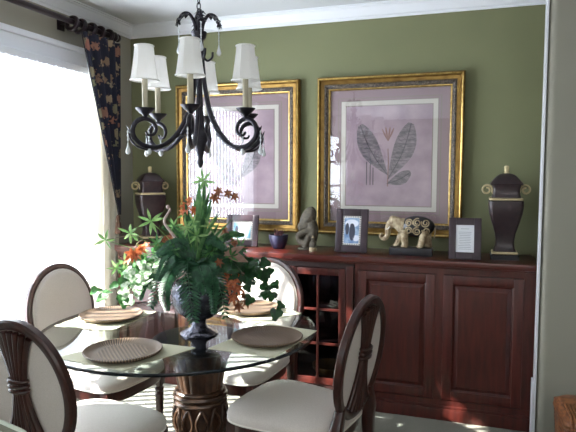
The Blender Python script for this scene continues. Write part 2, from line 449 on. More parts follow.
# glazed middle unit
t = thing('glazed_cabinet', 'cherry cabinet with glass panes between the two solid cabinets', 'cabinet')
gx0, gx1 = -1.62, -.77
b = MB()
b.box(gx0, gx0+.02, BF+.024, YB-.01, .09, BH).box(gx1-.02, gx1, BF+.024, YB-.01, .09, BH)
b.box(gx0, gx1, YB-.03, YB-.01, .09, BH).box(gx0, gx1, BF+.024, YB-.01, .09, .13).box(gx0, gx1, BF+.024, YB-.01, BH-.02, BH)
b.box(gx0, gx1, BF+.002, BF+.024, BH-.035, BH).box(gx0, gx1, BF+.002, BF+.024, .09, .125)
b.build('carcass', M['interior'], t, smooth=0)
MB().box(gx0, gx1, BF-.012, BF+.03, 0, .075, .004).box(gx0, gx1, BF-.006, BF+.03, .075, .092, .004).build('plinth', M['cherry'], t)
for z in (.40, .645): MB().box(gx0+.02, gx1-.02, BF+.05, YB-.03, z-.009, z+.009).build('shelf', M['interior'], t, smooth=0)
for q in (gx1-.05, gx0+.002): MB().box(q, q+.048, BF-.004, BF+.024, .1, BH-.02, .003).build('pilaster', M['cherry'], t)
for (a, c) in ((-1.195, -.825), (-1.57, -1.2)):
    d = MB(); w = .045
    d.box(a, a+w, BF, BF+.022, Z0, Z1, .003).box(c-w, c, BF, BF+.022, Z0, Z1, .003)
    d.box(a+w, c-w, BF, BF+.022, Z0, Z0+w, .003).box(a+w, c-w, BF, BF+.022, Z1-w, Z1, .003)
    o = d.build('door', M['cherry'], t)
    mm = MB(); xm = (a+c)/2
    mm.box(xm-.008, xm+.008, BF+.002, BF+.018, Z0+w, Z1-w, .002)
    for q in (1, 2):
        z = Z0+w+(Z1-Z0-2*w)*q/3; mm.box(a+w, c-w, BF+.002, BF+.018, z-.008, z+.008, .002)
    mm.build('glazing_bar', M['cherry'], o)
    MB().box(a+w-.003, c-w+.003, BF+.010, BF+.013, Z0+w-.003, Z1-w+.003).build('pane', M['doorglass'], o, smooth=0)
# top
b = MB()
b.box(-2.545, .312, BF-.03, YB-.003, BH+.012, .995, .008)
b.box(-2.545, .312, BF-.014, YB-.01, BH+.0005, BH+.013, .003)
tag(b.build('buffet_top', M['cherry_top']), 'long cherry buffet top running under the two big pictures', 'countertop')

# things seen through the glass doors
def stemware(x, y, z, label):
    t = MB().lathe([(.034, 0), (.033, .003), (.006, .008), (.004, .03), (.004, .075), (.014, .085), (.034, .11), (.037, .14), (.031, .175), (.030, .175), (.036, .14), (.033, .111), (.0, .088)], 20, cap1=False).build('wine_glass', M['clearglass'])
    t.location = (x, y, z); tag(t, label, 'glass', 'stemware behind the cabinet glass')
    return t
g0 = stemware(-.90, 3.70, .6545, 'clear stemmed glass on the upper shelf behind the cabinet glass')
for x, y in ((-.985, 3.71), (-1.06, 3.74), (-.94, 3.80)):
    c = g0.copy(); C.objects.link(c); c.location = (x, y, .6545)
pl = MB().lathe([(.05, 0), (.08, .02), (.115, .06), (.12, .085), (.116, .085), (.11, .062), (.076, .025), (0, .012)], 28).build('serving_bowl', M['golden'])
pl.location = (-.97, 3.76, .1305); tag(pl, 'golden bowl on the bottom shelf behind the cabinet glass', 'bowl')

# ------------------------------------------------------------------ framed botanical prints
def framed(name_label, x0, variant):
    w, h, z0 = 1.0, 1.10, 1.09
    t = thing('framed_print', name_label, 'picture', (x0, YB, z0))
    def frame_ring(prof, name, m, par=t):
        b = MB()
        R = []
        for (i, y) in prof:
            R.append([V((i, -y, i)), V((w-i, -y, i)), V((w-i, -y, h-i)), V((i, -y, h-i))])
        b.rings(R, closed=True); return b.build(name, m, par, smooth=25)
    fr = frame_ring([(0, .004), (0, .045), (.008, .056), (.02, .054), (.028, .044), (.05, .04), (.052, .02), (.052, .004)], 'frame', M['gilt'])
    frame_ring([(.006, .050), (.008, .059), (.014, .0605), (.019, .057), (.016, .05)], 'frame_bead', M['gilt_bright'], fr)
    frame_ring([(.0525, .004), (.0525, .039), (.06, .041), (.072, .034), (.080, .028), (.080, .004)], 'carved_band', M['carved'])
    frame_ring([(.0805, .004), (.0805, .030), (.086, .029), (.092, .02), (.092, .004)], 'inner_fillet', M['gilt_bright'])
    i0 = .0925
    def board(i, y, nm, m, par=t):
        return MB().box(i, w-i, -y, -y+.002, i, h-i).build(nm, m, par, smooth=0)
    mt = board(i0, .010, 'mat_board', M['mauve'])
    for k, (i, m) in enumerate(((.145, 'greige'), (.152, 'mauve'), (.165, 'greige'), (.170, 'ivory'), (.200, 'greige'))):
        board(i, .0112+.0006*k, 'mat_line', M[m], mt)
    pr = board(.206, .0150, 'print', M['print'])
    cx, cz = w/2, h/2
    Y = -.0156
    def leaf(pts, m, par, y=Y):
        b = MB(); b.poly([V((cx+a, y, cz+c)) for a, c in pts]); return b.build('painted_leaf', m, par, smooth=0)
    def blade(p0, p1, wd, bend=0, n=14):
        p0 = V((p0[0], 0, p0[1])); p1 = V((p1[0], 0, p1[1])); d = p1-p0; nn = V((-d.z, 0, d.x)).normalized()
        L, R = [], []
        for k in range(n+1):
            f = k/n; c = p0+d*f+nn*bend*math.sin(PI*f); ww = wd*math.sin(PI*min(1, f*.94+.02)**1.35)**.75
            L.append((c+nn*ww)); R.append((c-nn*ww))
        return [(q.x, q.z) for q in L+R[::-1]], [(p0+d*(k/n)+nn*bend*math.sin(PI*k/n)) for k in range(n+1)]
    if variant:
        specs = [((0, -.13), (-.195, .215), .070, .022), ((0, -.16), (.155, .22), .072, -.022), ((-.005, -.19), (.155, -.11), .042, -.012)]
    else:
        specs = [((0, -.17), (-.15, .19), .07, .05), ((0, -.17), (.16, .14), .06, -.04), ((0, -.2), (-.12, -.12), .03, .03)]
    for p0, p1, wd, bd in specs:
        o, mid = blade(p0, p1, wd, bd)
        lf = leaf(o, M['leafink'], pr)
        v = MB(); v.tube([V((cx+q.x, Y-.0006, cz+q.z)) for q in mid], .0022, 4)
        for k in range(2, 13, 1):
            c = mid[k]; nx = mid[k+1]-c; s = V((-nx.z, 0, nx.x)).normalized()
            for sg in (-1, 1):
                e = c+s*sg*wd*.85*math.sin(PI*k/14*.92)+nx*.9
                v.tube([V((cx+c.x, Y-.0006, cz+c.z)), V((cx+e.x, Y-.0006, cz+e.z))], .0009, 3)
        v.build('vein', M['leafdark'], pr, smooth=0)
    b = MB()
    for a in (-.5, -.2, .15, .45):
        o, _ = blade((0, .10), (.09*math.sin(a), .10+.10*math.cos(a)), .006, 0)
        b.poly([V((cx+x, Y-.0012, cz+z)) for x, z in o])
    b.tube([V((cx, Y-.0008, cz-.21)), V((cx+.004, Y-.0008, cz-.05)), V((cx, Y-.0008, cz+.05))], .003, 4)
    b.build('painted_blossom', M['blossom_ink'], pr, smooth=0)
    b = MB()
    for dx, l in ((-.15, .16), (-.125, .2), (-.105, .12)):
        b.box(cx+dx, cx+dx+.006, Y-.0004, Y, cz-.2, cz-.2+l)
    b.build('painted_stalk', M['leafdark'], pr, smooth=0)
    g = MB(); yy = -.019
    g.poly([V((i0, yy, i0)), V((w-i0, yy, i0)), V((w-i0, yy, h-i0)), V((i0, yy, h-i0))]); g.build('glazing', M['picglass'], t, smooth=0, recalc=False)
    return t
framed('gilt framed botanical leaf print above the elephant figurine', -1.130, 1)
framed('gilt framed botanical print above the plant, glass reflecting the window', -2.262, 0)

# ------------------------------------------------------------------ dining chairs
def chair(label, loc, rz):
    t = thing('dining_chair', label, 'chair', (0, 0, 0), 0, 'oval back dining chairs')
    Oc = V((-.29, 0, .742)); ln = .138
    W = V((0, 1, 0)); U = V((-math.sin(ln), 0, math.cos(ln))); N = V((math.cos(ln), 0, math.sin(ln)))
    A, B = .241, .271
    def E(a, b, th, n): return Oc + W*a*math.cos(th) + U*b*math.sin(th) + N*n
    # back ring
    sec = [(-.018, -.014), (-.012, -.019), (.010, -.019), (.017, -.012), (.017, .010), (.010, .016), (-.010, .016), (-.018, .010)]
    R = []
    for k in range(56):
        th = 2*PI*k/56
        R.append([E(A-.018+r, B-.018+r, th, n) for r, n in sec])
    MB().rings(R, closed=True).build('back_frame', M['walnut'], t, smooth=40)
    # upholstered oval (visible from both sides)
    a0, b0 = A-.034, B-.034; Rr = []
    for (s, n) in ((.999, -.004), (1, .012), (.985, .024), (.9, .034), (.7, .041), (.4, .045), (.05, .046)):
        Rr.append([E(a0*s, b0*s, 2*PI*k/48, n) for k in range(48)])
    bk = MB().rings(Rr).build('backrest', M['linen'], t, smooth=60)
    MB().tube([E(a0-.002, b0-.002, 2*PI*k/48, .018) for k in range(48)], .004, 6, closed=True).build('piping', M['piping'], bk)
    # wheat sheaf splat on the rear face
    b = MB(); n = 7
    for i in range(n):
        s = (i-(n-1)/2)/((n-1)/2)
        pts = []
        for k in range(15):
            f = k/14; zz = -1+2*f
            wd = .030+.062*abs(zz-.1)**1.7
            y = s*wd; q = max(-.99, min(.99, zz))
            zlim = (B-.04)*math.sqrt(max(0, 1-(y/(A-.04))**2))
            pts.append(Oc + W*y + U*(zz*zlim) + N*(-.014-.008*(1-s*s)))
        b.tube(pts, [.0085+.004*abs(-1+2*k/14) for k in range(15)], 6)
    sp = b.build('splat', M['walnut'], t, smooth=60)
    b = MB()
    for dz in (.008, .027, .046):
        b.tube([Oc + W*(.042*math.cos(q)) + U*dz + N*(-.018+.017*math.sin(q)) for q in [2*PI*k/16 for k in range(16)]], .008, 6, closed=True)
    b.build('splat_tie', M['walnut'], sp, smooth=60)
    # rear legs running up into the ring
    for sg in (-1, 1):
        th = math.radians(-48) if sg > 0 else math.radians(228)
        p0 = E(A-.02, B-.02, th, -.002)
        pts = bez([p0 + V((0, 0, .01)), V((-.262, sg*.185, .47)), V((-.255, sg*.182, .38)), V((-.275, sg*.185, .18)), V((-.33, sg*.19, 0))], 6)
        k = len(pts); R = []
        for i, p in enumerate(pts):
            f = i/(k-1); w = .019+.006*math.sin(PI*min(1, f*1.3)) - .007*max(0, f-.5)
            R.append([p+V((dx*w, dy*w, 0)) for dx, dy in ((-1, -.8), (-.8, -1), (.8, -1), (1, -.8), (1, .8), (.8, 1), (-.8, 1), (-1, .8))])
        MB().rings(R).build('leg', M['walnut'], t, smooth=50)
    # seat outline
    def outline(ins, n=48):
        pts = []
        for k in range(n):
            a = 2*PI*k/n; ca, sa = math.cos(a), math.sin(a); ex = .42
            x = math.copysign(abs(ca)**ex, ca); y = math.copysign(abs(sa)**ex, sa)
            hw = .235+.028*x
            bow = .02*(1-y*y) if x > 0 else 0
            pts.append((x*(.245+(.027 if x > 0 else 0)-ins)+bow*max(0, x), y*(hw-ins)))
        return pts
    def ring(ins, z): return [V((x, y, z)) for x, y in outline(ins)]
    MB().rings([ring(.022, .365), ring(.014, .372), ring(.012, .385), ring(.010, .425), ring(.016, .432)]).build('apron', M['walnut'], t, smooth=40)
    st = MB().rings([ring(.012, .4325), ring(-.002, .437), ring(-.004, .455), ring(.002, .472), ring(.02, .484), ring(.06, .494), ring(.12, .501), ring(.2, .504)]).build('seat', M['linen'], t, smooth=60)
    MB().tube([p for p in ring(-.001, .4345)], .005, 6, closed=True).build('seat_piping', M['piping'], st)
    # turned front legs
    for sg in (-1, 1):
        b = MB(); b.box(-.024, .024, -.024, .024, .335, .428, .003)
        b.lathe([(.010, 0), (.012, .006), (.016, .03), (.014, .04), (.0165, .05), (.024, .27), (.024, .285), (.018, .292), (.025, .302), (.025, .314), (.018, .322), (.022, .335)], 32, mod=lambda a, z: (1-.07*abs(math.sin(8*a))) if .05 <= z <= .28 else 1)
        b.xf(Matrix.Translation((.228, sg*.205, 0)))
        b.build('leg', M['walnut'], t, smooth=45)
    t.location = loc; t.rotation_euler = (0, 0, rz)
    return t
def place(x, y, deg):
    th = math.radians(deg); return (x+.29*math.cos(th), y+.29*math.sin(th), 0), th
l, a = place(-1.55, 1.613, 84.2)
ch = chair('oval back dining chair cut by the frame, its dark wheat sheaf splat towards the camera', l, a)
l, a = place(-2.244, 2.635, -7); dup(ch, l, a, 'oval back dining chair in front of the bright window and curtain')
l, a = place(-1.226, 3.247, -100); dup(ch, l, a, 'sunlit oval back dining chair between the plant and glazed cabinet')
l, a = place(-.477, 2.379, 169.1); dup(ch, l, a, 'dining chair seen edge-on before the panelled cabinet doors, cream seat facing the table')

# ------------------------------------------------------------------ table
TC = V((-1.40, 2.49, 0)); PC = V((-1.262, 2.42, 0)); TR = .67
t = thing('dining_table', 'round glass topped dining table on a carved wheat sheaf pedestal', 'table', tuple(PC))
off = TC-PC
b = MB(); n = 96
def cir(r, z): return [off+V((r*math.cos(2*PI*k/n), r*math.sin(2*PI*k/n), z)) for k in range(n)]
b.rings([cir(TR-.006, .7455), cir(TR-.006, .76)], True, True)
gt = b.build('glass_top', M['tableglass'], t, smooth=25)
b = MB(); b.rings([cir(TR-.0055, .7455), cir(TR-.001, .7470), cir(TR, .7495), cir(TR, .7555), cir(TR-.001, .7585), cir(TR-.0055, .76)], closed=False, cap0=False, cap1=False)
b.build('glass_edge', M['glassedge'], gt, smooth=60)
b = MB(); b.lathe([(.19, .70), (.215, .712), (.225, .722), (.225, .738), (.218, .743), (.19, .745)], 48); b.build('mounting_plate', M['black'], t)
fl = lambda a, z: 1+.055*abs(math.cos(9*a))
b = MB(); b.lathe([(.098, .49), (.104, .53), (.113, .58), (.126, .63), (.148, .68), (.175, .70)], 144, mod=fl); b.build('sheaf', M['oak_leg'], t, smooth=30)
b = MB(); b.lathe([(.10, .43), (.124, .432), (.128, .442), (.124, .452), (.118, .455), (.126, .462), (.130, .472), (.126, .482), (.118, .485), (.123, .492), (.117, .50), (.10, .502)], 48); b.build('collar', M['oak_leg'], t, smooth=40)
b = MB(); b.lathe([(.20, 0), (.215, .012), (.215, .04), (.19, .055), (.18, .07), (.155, .12), (.125, .22), (.112, .32), (.108, .43)], 144, mod=lambda a, z: 1+(.05*abs(math.cos(6*a+z*3)) if z > .08 else 0)); b.build('pedestal', M['oak_leg'], t, smooth=30)
b = MB()
for k in range(12):   # carved overlapping leaves under the collar
    a = 2*PI*k/12
    pts = [V(((.118+.012*math.sin(PI*f))*math.cos(a+.2*math.sin(PI*f)*s), (.118+.012*math.sin(PI*f))*math.sin(a+.2*math.sin(PI*f)*s), .425-f*.12)) for s in (-1, 1) for f in [q/8 for q in range(9)]]
    b.tube(pts[:9], .008, 6); b.tube(pts[9:], .008, 6)
b.build('carved_leaf', M['oak_leg'], t, smooth=60)

# placemats and chargers
def placemat(cs, label):
    c = sum((V((x, y, 0)) for x, y in cs), V())/4
    b = MB(); P = []
    for i in range(13):
        row = []
        for j in range(13):
            u, v = i/12, j/12
            p = (V(cs[0])*(1-u)*(1-v)+V(cs[1])*u*(1-v)+V(cs[2])*u*v+V(cs[3])*(1-u)*v)
            row.append(V((p.x-c.x, p.y-c.y, 0)))
        P.append(row)
    b.grid(P); bm2 = b.bm
    ex = bmesh.ops.extrude_face_region(bm2, geom=bm2.faces[:])
    bmesh.ops.translate(bm2, vec=(0, 0, .0025), verts=[q for q in ex['geom'] if isinstance(q, bmesh.types.BMVert)])
    o = b.build('placemat', M['matcloth'], smooth=30); o.location = (c.x, c.y, .7605)
    return tag(o, label, 'placemat', 'sage placemats on the glass table')
def quad(c, deg, tang, rad, tap=0):
    d = V((math.cos(math.radians(deg)), math.sin(math.radians(deg)))); q = V((-d.y, d.x)); c = V(c)
    return [tuple(c+d*rad/2-q*tang/2), tuple(c+d*rad/2+q*tang/2), tuple(c-d*rad/2+q*(tang/2-tap)), tuple(c-d*rad/2-q*(tang/2-tap))]
placemat([(-1.656, 1.897), (-1.299, 1.85), (-1.17, 2.205), (-1.50, 2.215)], 'sage placemat on the table edge before the chair with the wheat sheaf splat')
placemat([(-.80, 2.19), (-.745, 2.64), (-1.015, 2.68), (-1.115, 2.215)], 'sage placemat on the table edge before the chair seen edge-on')
placemat(quad((-1.845, 2.52), 180, .44, .32, .02), 'sunlit placemat before the chair at the window')
placemat(quad((-1.19, 2.90), 63, .44, .33, .02), 'placemat half hidden behind the plant, before the sunlit chair')
def charger(c, label, first=None):
    if first is None:
        b = MB()
        b.lathe([(.10, 0), (.135, .003), (.155, .012), (.161, .018), (.163, .0225), (.159, .025), (.152, .0215), (.138, .0135), (.118, .0095), (.105, .011), (.095, .009), (0, .0085)], 64)
        first = b.build('charger_plate', M['rattan'], smooth=50); o = first
    else:
        o = first.copy(); C.objects.link(o)
    o.location = (c[0], c[1], .7636); o.rotation_euler = (0, 0, .12+random.random()*.25)
    return tag(o, label, 'plate', 'rattan chargers on the placemats')
p1 = charger((-1.414, 2.022), 'round brown rattan charger before the chair with the wheat sheaf splat')
charger((-.915, 2.41), 'round brown rattan charger before the chair seen edge-on', p1)
charger((-1.836, 2.53), 'sunlit rattan charger before the chair at the window', p1)
charger((-1.20, 2.91), 'rattan charger half hidden behind the plant stems and orange lilies', p1)

# ------------------------------------------------------------------ vase and plant
VC = V((-1.262, 2.415, .7605))
t = thing('pedestal_vase', 'dark pewter footed urn holding the plant on the glass table', 'vase', tuple(VC))
b = MB(); b.lathe([(.088, 0), (.09, .006), (.082, .012), (.06, .022), (.038, .036), (.031, .06), (.034, .07), (.06, .08), (.098, .107), (.122, .147), (.13, .19), (.124, .225), (.108, .245), (.112, .257), (.105, .257), (.10, .24)], 40, cap1=False); b.build('body', M['pewter'], t, smooth=50)
b = MB(); b.lathe([(.1, .238), (.05, .244), (0, .246)], 24); b.build('filler', M['soil'], t)
for sg in (-1, 1):
    pts = []
    for k in range(34):
        f = k/33; a = f*2*PI*1.5; r = .026*(1-f*.8)
        pts.append(V((.135+.012, 0, .2)) + V((-r*math.cos(a), 0, r*math.sin(a))))
    b = MB().tube([V((.116, 0, .24)), V((.126, 0, .24))]+pts[3:], .006, 6)
    b.tube([V((.12, 0, .15)), V((.142, 0, .14)), V((.150, 0, .16)), V((.147, 0, .18))], .007, 6)
    h = b.build('handle', M['pewter'], t, smooth=60); h.rotation_euler = (0, 0, (PI if sg < 0 else 0)+.35)

# view-plane helper for arranging stems: right / up / away in metres around the vase mouth
RT = V((.947, .321, 0)); AW = V((-.321, .947, 0)); PX = 2.723/576.7
plant = thing('plant_arrangement', 'lush fern and ivy arrangement with rust lilies growing from the pewter urn', 'plant', (VC.x, VC.y, VC.z+.25))
def W3(u, v, dep=0):   # offsets from the vase mouth; v grows downwards as read off the photo
    k = 1+dep/2.723
    return RT*((u-198.8)*PX*k) + AW*dep + V((0, 0, -(v-281.6)*PX*k - dep*.2))
def leafshape(b, base, tip, wd, nrm, fold=.15, n=6, droop=0, peak=.45):
    base, tip, nrm = V(base), V(tip), V(nrm)
    d = tip-base; s = d.cross(nrm)
    if s.length < 1e-6: s = d.orthogonal()
    s.normalize(); up = s.cross(d).normalized(); rows = []
    for k in range(n+1):
        f = k/n; c = base+d*f-V((0, 0, droop*f*f*d.length))
        w = wd*(math.sin(PI*f**(math.log(.5)/math.log(peak))) if 0 < f < 1 else .03)
        rows.append([c-s*w+up*w*fold, c, c+s*w+up*w*fold])
    b.grid(rows)
def rv(s=1): return V((random.uniform(-s, s), random.uniform(-s, s), random.uniform(-s, s)))
def frond(pts, length_w, m='fern', name='fern_frond', npin=36, ang=.62):
    path = bez(pts, 10); k = len(path); b = MB()
    b.tube(path, [.0035*(1-.7*i/k) for i in range(k)], 5)
    tot = sum((path[i+1]-path[i]).length for i in range(k-1))
    for i in range(npin):
        f = .06+.92*i/npin; q = f*(k-1); i0 = int(q); i1 = min(k-1, i0+1)
        c = path[i0].lerp(path[i1], q-i0); d = (path[i1]-path[max(0, i0-1)]).normalized()
        nn = -VIEW if abs(d.dot(VIEW)) < .9 else V((0, 0, 1))
        nn = (nn*.7+V((0, 0, .7))).normalized()
        s = d.cross(nn).normalized()
        L = length_w*(math.sin(PI*(f*.82+.14)))**.7
        for sg in (-1, 1):
            tip = c+(s*sg*math.sin(ang*1.7)+d*math.cos(ang*1.7)+V((0, 0, -.12)))*L*random.uniform(.9, 1.08)
            leafshape(b, c, tip, .0072, nn+rv(.1), .1, 3, peak=.4)
    return b.build(name, M[m], plant, smooth=60, recalc=False)
VIEW = AW
# --- fern fronds: big drooping ones in front, spreading at the sides and behind
F = [
 ([(197, 268, -.02), (192, 258, -.10), (196, 290, -.19), (201, 328, -.20)], .08),
 ([(194, 268, 0), (183, 262, -.06), (168, 278, -.12), (152, 312, -.12)], .07),
 ([(198, 268, -.02), (202, 262, -.10), (208, 275, -.17), (213, 296, -.19)], .06),
 ([(200, 268, 0), (213, 262, -.06), (223, 285, -.11), (230, 324, -.10)], .055),
 ([(196, 268, 0), (172, 255, .02), (155, 258, .03), (132, 275, .02)], .05),
 ([(200, 266, 0), (222, 252, .03), (238, 256, .05), (252, 268, .05)], .045),
 ([(196, 266, .02), (182, 246, .10), (172, 240, .18), (158, 250, .24)], .05),
 ([(196, 268, -.02), (180, 255, -.10), (172, 262, -.16), (164, 282, -.2)], .05),
 ([(199, 268, 0), (216, 258, -.02), (228, 268, -.05), (240, 300, -.04)], .045),
 ([(197, 266, 0), (187, 246, -.05), (176, 244, -.10), (160, 256, -.14)], .045),
 ([(198, 266, 0), (206, 244, -.04), (216, 240, -.08), (230, 250, -.12)], .04),
]
for pts, w in F: frond([W3(198.5, 284)]+[W3(*p) for p in pts], w)
G = [([(190, 266, -.05), (178, 268, -.12), (170, 290, -.15), (172, 314, -.14)], .045), ([(203, 268, -.05), (215, 268, -.14), (219, 290, -.16), (218, 318, -.14)], .042),
     ([(192, 266, 0), (166, 262, -.03), (146, 282, -.04), (140, 302, -.03)], .042), ([(204, 266, .02), (226, 258, .0), (244, 274, .0), (256, 284, .02)], .042),
     ([(196, 262, .02), (178, 232, .04), (160, 226, .06)], .035), ([(202, 262, .02), (226, 236, .03), (244, 234, .05)], .035)]
for pts, w in G: frond([W3(198.5, 284)]+[W3(*p) for p in pts], w, 'leaf' if w < .04 else 'fern')
# --- upright strap leaves
BL = [((186, 196), -.03, 6), ((202, 178), -.04, 6), ((213, 188), -.06, 5), ((224, 212), -.08, 4), ((236, 216), -.02, 3), ((166, 214), -.03, 3), ((246, 234), 0, 3), ((182, 202), .0, 6), ((199, 184), .02, 7), ((207, 178), -.02, 6), ((193, 196), .06, 5), ((214, 205), -.03, 5), ((222, 222), -.06, 5), ((176, 226), -.04, 4),
      ((230, 236), .02, 4), ((188, 212), -.06, 5), ((204, 208), -.05, 6), ((240, 226), .05, 3), ((168, 234), .05, 3), ((212, 192), .06, 4), ((219, 210), .03, 4)]
for (u, v), dp, wd in BL:
    base = W3(197+random.uniform(-4, 6), 280, dp*.3); tip = W3(u, v, dp); mid = (base+tip)/2+RT*((u-197)*-.0008)+V((0, 0, .02))
    b = MB(); path = bez([base, mid, tip], 8); rows = []
    for i, c in enumerate(path):
        f = i/(len(path)-1); w = wd*PX*.55*(1.0 if f < .5 else max(.04, 1-((f-.5)*2)**2))*(.6+.4*min(1, f*3))
        rows.append([c-RT*w+AW*w*.4, c, c+RT*w+AW*w*.4])
    b.grid(rows); b.build('strap_leaf', M[random.choice(['blade', 'blade', 'leaf', 'leafmid'])], plant, smooth=60, recalc=False)
# --- pale star-shaped sprigs
def sprig(u, v, dep, r, n, m='leafpale', base=(197, 264), up=.0, name='leaf_sprig'):
    c = W3(u, v, dep); b = MB()
    o = W3(198.5, 284)
    b.tube(bez([o, (o+c)/2+V((0, 0, .03+up)), c], 8), .0018, 5)
    for k in range(n):
        a = 2*PI*k/n+random.uniform(-.3, .3)
        d = RT*math.cos(a)+V((0, 0, math.sin(a)))+AW*random.uniform(-.6, .6)
        leafshape(b, c, c+d.normalized()*r*PX*random.uniform(.75, 1.15), r*PX*.115, -AW+rv(.5), .2, 5)
    return b.build(name, M[m], plant, smooth=60, recalc=False)
for a in ((205, 181, -.02, 12, 7), (152, 221, .0, 13, 7), (131, 233, .0, 13, 7), (107, 240, -.02, 13, 5), (189, 228, -.06, 11, 7), (126, 262, -.02, 11, 7), (196, 222, -.05, 10, 6), (173, 226, .04, 10, 6)):
    sprig(*a)
for a in ((160, 243, -.05, 12, 7), (146, 262, -.05, 12, 7), (176, 250, -.1, 12, 7), (222, 244, -.08, 11, 7), (233, 256, -.06, 11, 7), (214, 252, -.12, 10, 6), (241, 246, 0, 10, 6)):
    sprig(*a, m='leaf')
for k in range(15):
    sprig(random.uniform(160, 242), random.uniform(248, 268), random.uniform(-.03, .1), random.uniform(9, 14), 6, m=random.choice(['fern', 'leaf', 'fern', 'ivydark', 'blade']))
for a in ((118, 268, -.04, 10, 6), (142, 250, 0, 10, 6), (200, 236, -.08, 11, 6), (186, 214, .0, 9, 5), (212, 226, -.06, 10, 6)): sprig(*a)
# --- rust lilies
def lily(b, c, r, facing, n=6):
    facing = V(facing).normalized(); s = facing.orthogonal().normalized(); q = facing.cross(s)
    for k in range(n):
        a = 2*PI*k/n; d = (s*math.cos(a)+q*math.sin(a))*.9+facing*.35
        leafshape(b, c, c+d*r, r*.2, facing, .2, 5, droop=.25)
def lilystem(pts, blooms, m='orange', name='lily_stem'):
    st = MB().tube(bez([W3(198.5, 284)]+[W3(*p) for p in pts], 8), .002, 5).build(name, M['stem'], plant, smooth=60)
    for (u, v, d, r) in blooms:
        b = MB(); lily(b, W3(u, v, d), r*PX, -AW+rv(.7)+V((0, 0, .3)))
        b.build('lily_flower', M[m], st, smooth=60, recalc=False)
lilystem([(197, 266, 0), (192, 235, .0), (189, 210, -.01)], [(188, 206, -.02, 8), (194, 210, -.02, 7), (185, 211, 0, 7), (191, 200, .0, 6)])
lilystem([(199, 266, .02), (204, 215, .04), (211, 197, .05), (224, 196, .05), (234, 198, .04)], [(218, 191, .05, 7), (227, 193, .04, 6), (234, 196, .04, 6), (213, 198, .05, 8)], 'rustbrown')
lilystem([(195, 266, 0), (170, 245, -.02), (145, 240, -.03), (134, 250, -.03)], [(133, 254, -.03, 9), (141, 249, -.03, 8), (147, 246, -.02, 8), (130, 259, -.02, 7), (138, 256, -.05, 7)])
lilystem([(195, 266, 0), (180, 245, .02), (166, 241, .02), (156, 243, .02)], [(166, 240, .01, 8), (158, 242, .02, 6), (171, 237, .02, 7)], 'rustbrown')
lilystem([(199, 268, 0), (222, 262, -.04), (234, 275, -.06), (236, 292, -.06)], [(236, 279, -.07, 9), (231, 287, -.07, 8), (240, 288, -.06, 8), (235, 297, -.06, 8), (242, 277, -.05, 7), (229, 276, -.06, 7)], 'orange')
lilystem([(199, 268, 0), (226, 270, 0), (243, 290, -.02), (248, 304, -.02)], [(248, 302, -.02, 7), (239, 306, -.03, 7), (245, 295, -.02, 6)], 'rustbrown')
lilystem([(199, 266, 0), (216, 246, .04), (229, 236, .06)], [(229, 234, .06, 7), (224, 230, .05, 6), (233, 243, .05, 7)], 'rustbrown')
lilystem([(196, 266, 0), (186, 250, -.06), (180, 246, -.08)], [(222, 262, -.1, 6)], 'rustbrown')
# --- ivy vines
def ivy(pts, n, r, m, name='ivy_vine', spread=.028):
    path = bez([W3(198.5, 284)]+[W3(*p) for p in pts], 10); b = MB(); b.tube(path, .0018, 5)
    for i in range(n):
        q = (.18+.82*i/(n-1))*(len(path)-1); i0 = int(q); c = path[min(i0, len(path)-1)]
        o = c+RT*random.uniform(-spread, spread)+V((0, 0, random.uniform(-spread, spread)))+AW*random.uniform(-spread, spread)
        nn = (-AW+V((0, 0, .7))+rv(.7)).normalized(); d = (rv(1)+V((0, 0, -.5))); d = (d-nn*d.dot(nn)).normalized(); s = d.cross(nn)
        rr = r*PX*random.uniform(.7, 1.2)
        b.tube([c, o], .0009, 4)
        # heart/oval leaf
        out = []
        for k in range(11):
            a = 2*PI*k/11; rad = rr*(1-.28*math.cos(a))*(.55+.2*math.cos(2*a)*.5+.3)
            w_ = (1.15 if k in (2, 9) else 1.0)*(.8 if k in (4, 7) else 1)*(.6 if k == 0 else 1); out.append(o+d*rr*.8+(-d*math.cos(a)*(1.0 if k not in (5, 6) else 1.35)+s*math.sin(a)*1.1)*rr*.72*w_+nn*(.14*rr*math.cos(2*a)))
        vc = b.bm.verts.new(o+d*rr*.8-nn*.05*rr); vs = [b.bm.verts.new(p) for p in out]
        for k in range(11): b._f([vc, vs[k], vs[(k+1) % 11]])
    return b.build(name, M[m], plant, smooth=70, recalc=False)
ivy([(195, 268, 0), (165, 258, -.03), (135, 268, -.05), (122, 282, -.06), (104, 296, -.06)], 24, 7.2, 'leaf')
ivy([(195, 268, 0), (160, 262, -.06), (142, 276, -.10), (130, 296, -.12)], 24, 7, 'variegated')
ivy([(195, 268, 0), (168, 262, -.02), (150, 272, -.02), (141, 300, -.03)], 22, 6.6, 'variegated')
ivy([(195, 268, 0), (166, 258, .04), (140, 256, .06), (122, 270, .06)], 20, 7, 'leaf')
ivy([(195, 268, .02), (160, 266, .05), (140, 280, .08), (126, 302, .08)], 18, 6.6, 'leaf')
ivy([(200, 268, 0), (232, 258, .0), (252, 266, .0), (266, 284, -.01), (281, 306, -.01)], 24, 7, 'ivydark', spread=.028)
ivy([(200, 268, 0), (232, 262, .02), (258, 264, .03), (268, 276, .03)], 19, 7, 'ivydark')
ivy([(200, 268, 0), (228, 260, -.04), (244, 272, -.06), (252, 292, -.05)], 18, 6.6, 'ivydark')
ivy([(200, 268, .03), (222, 254, .06), (244, 258, .08)], 19, 7, 'ivydark')
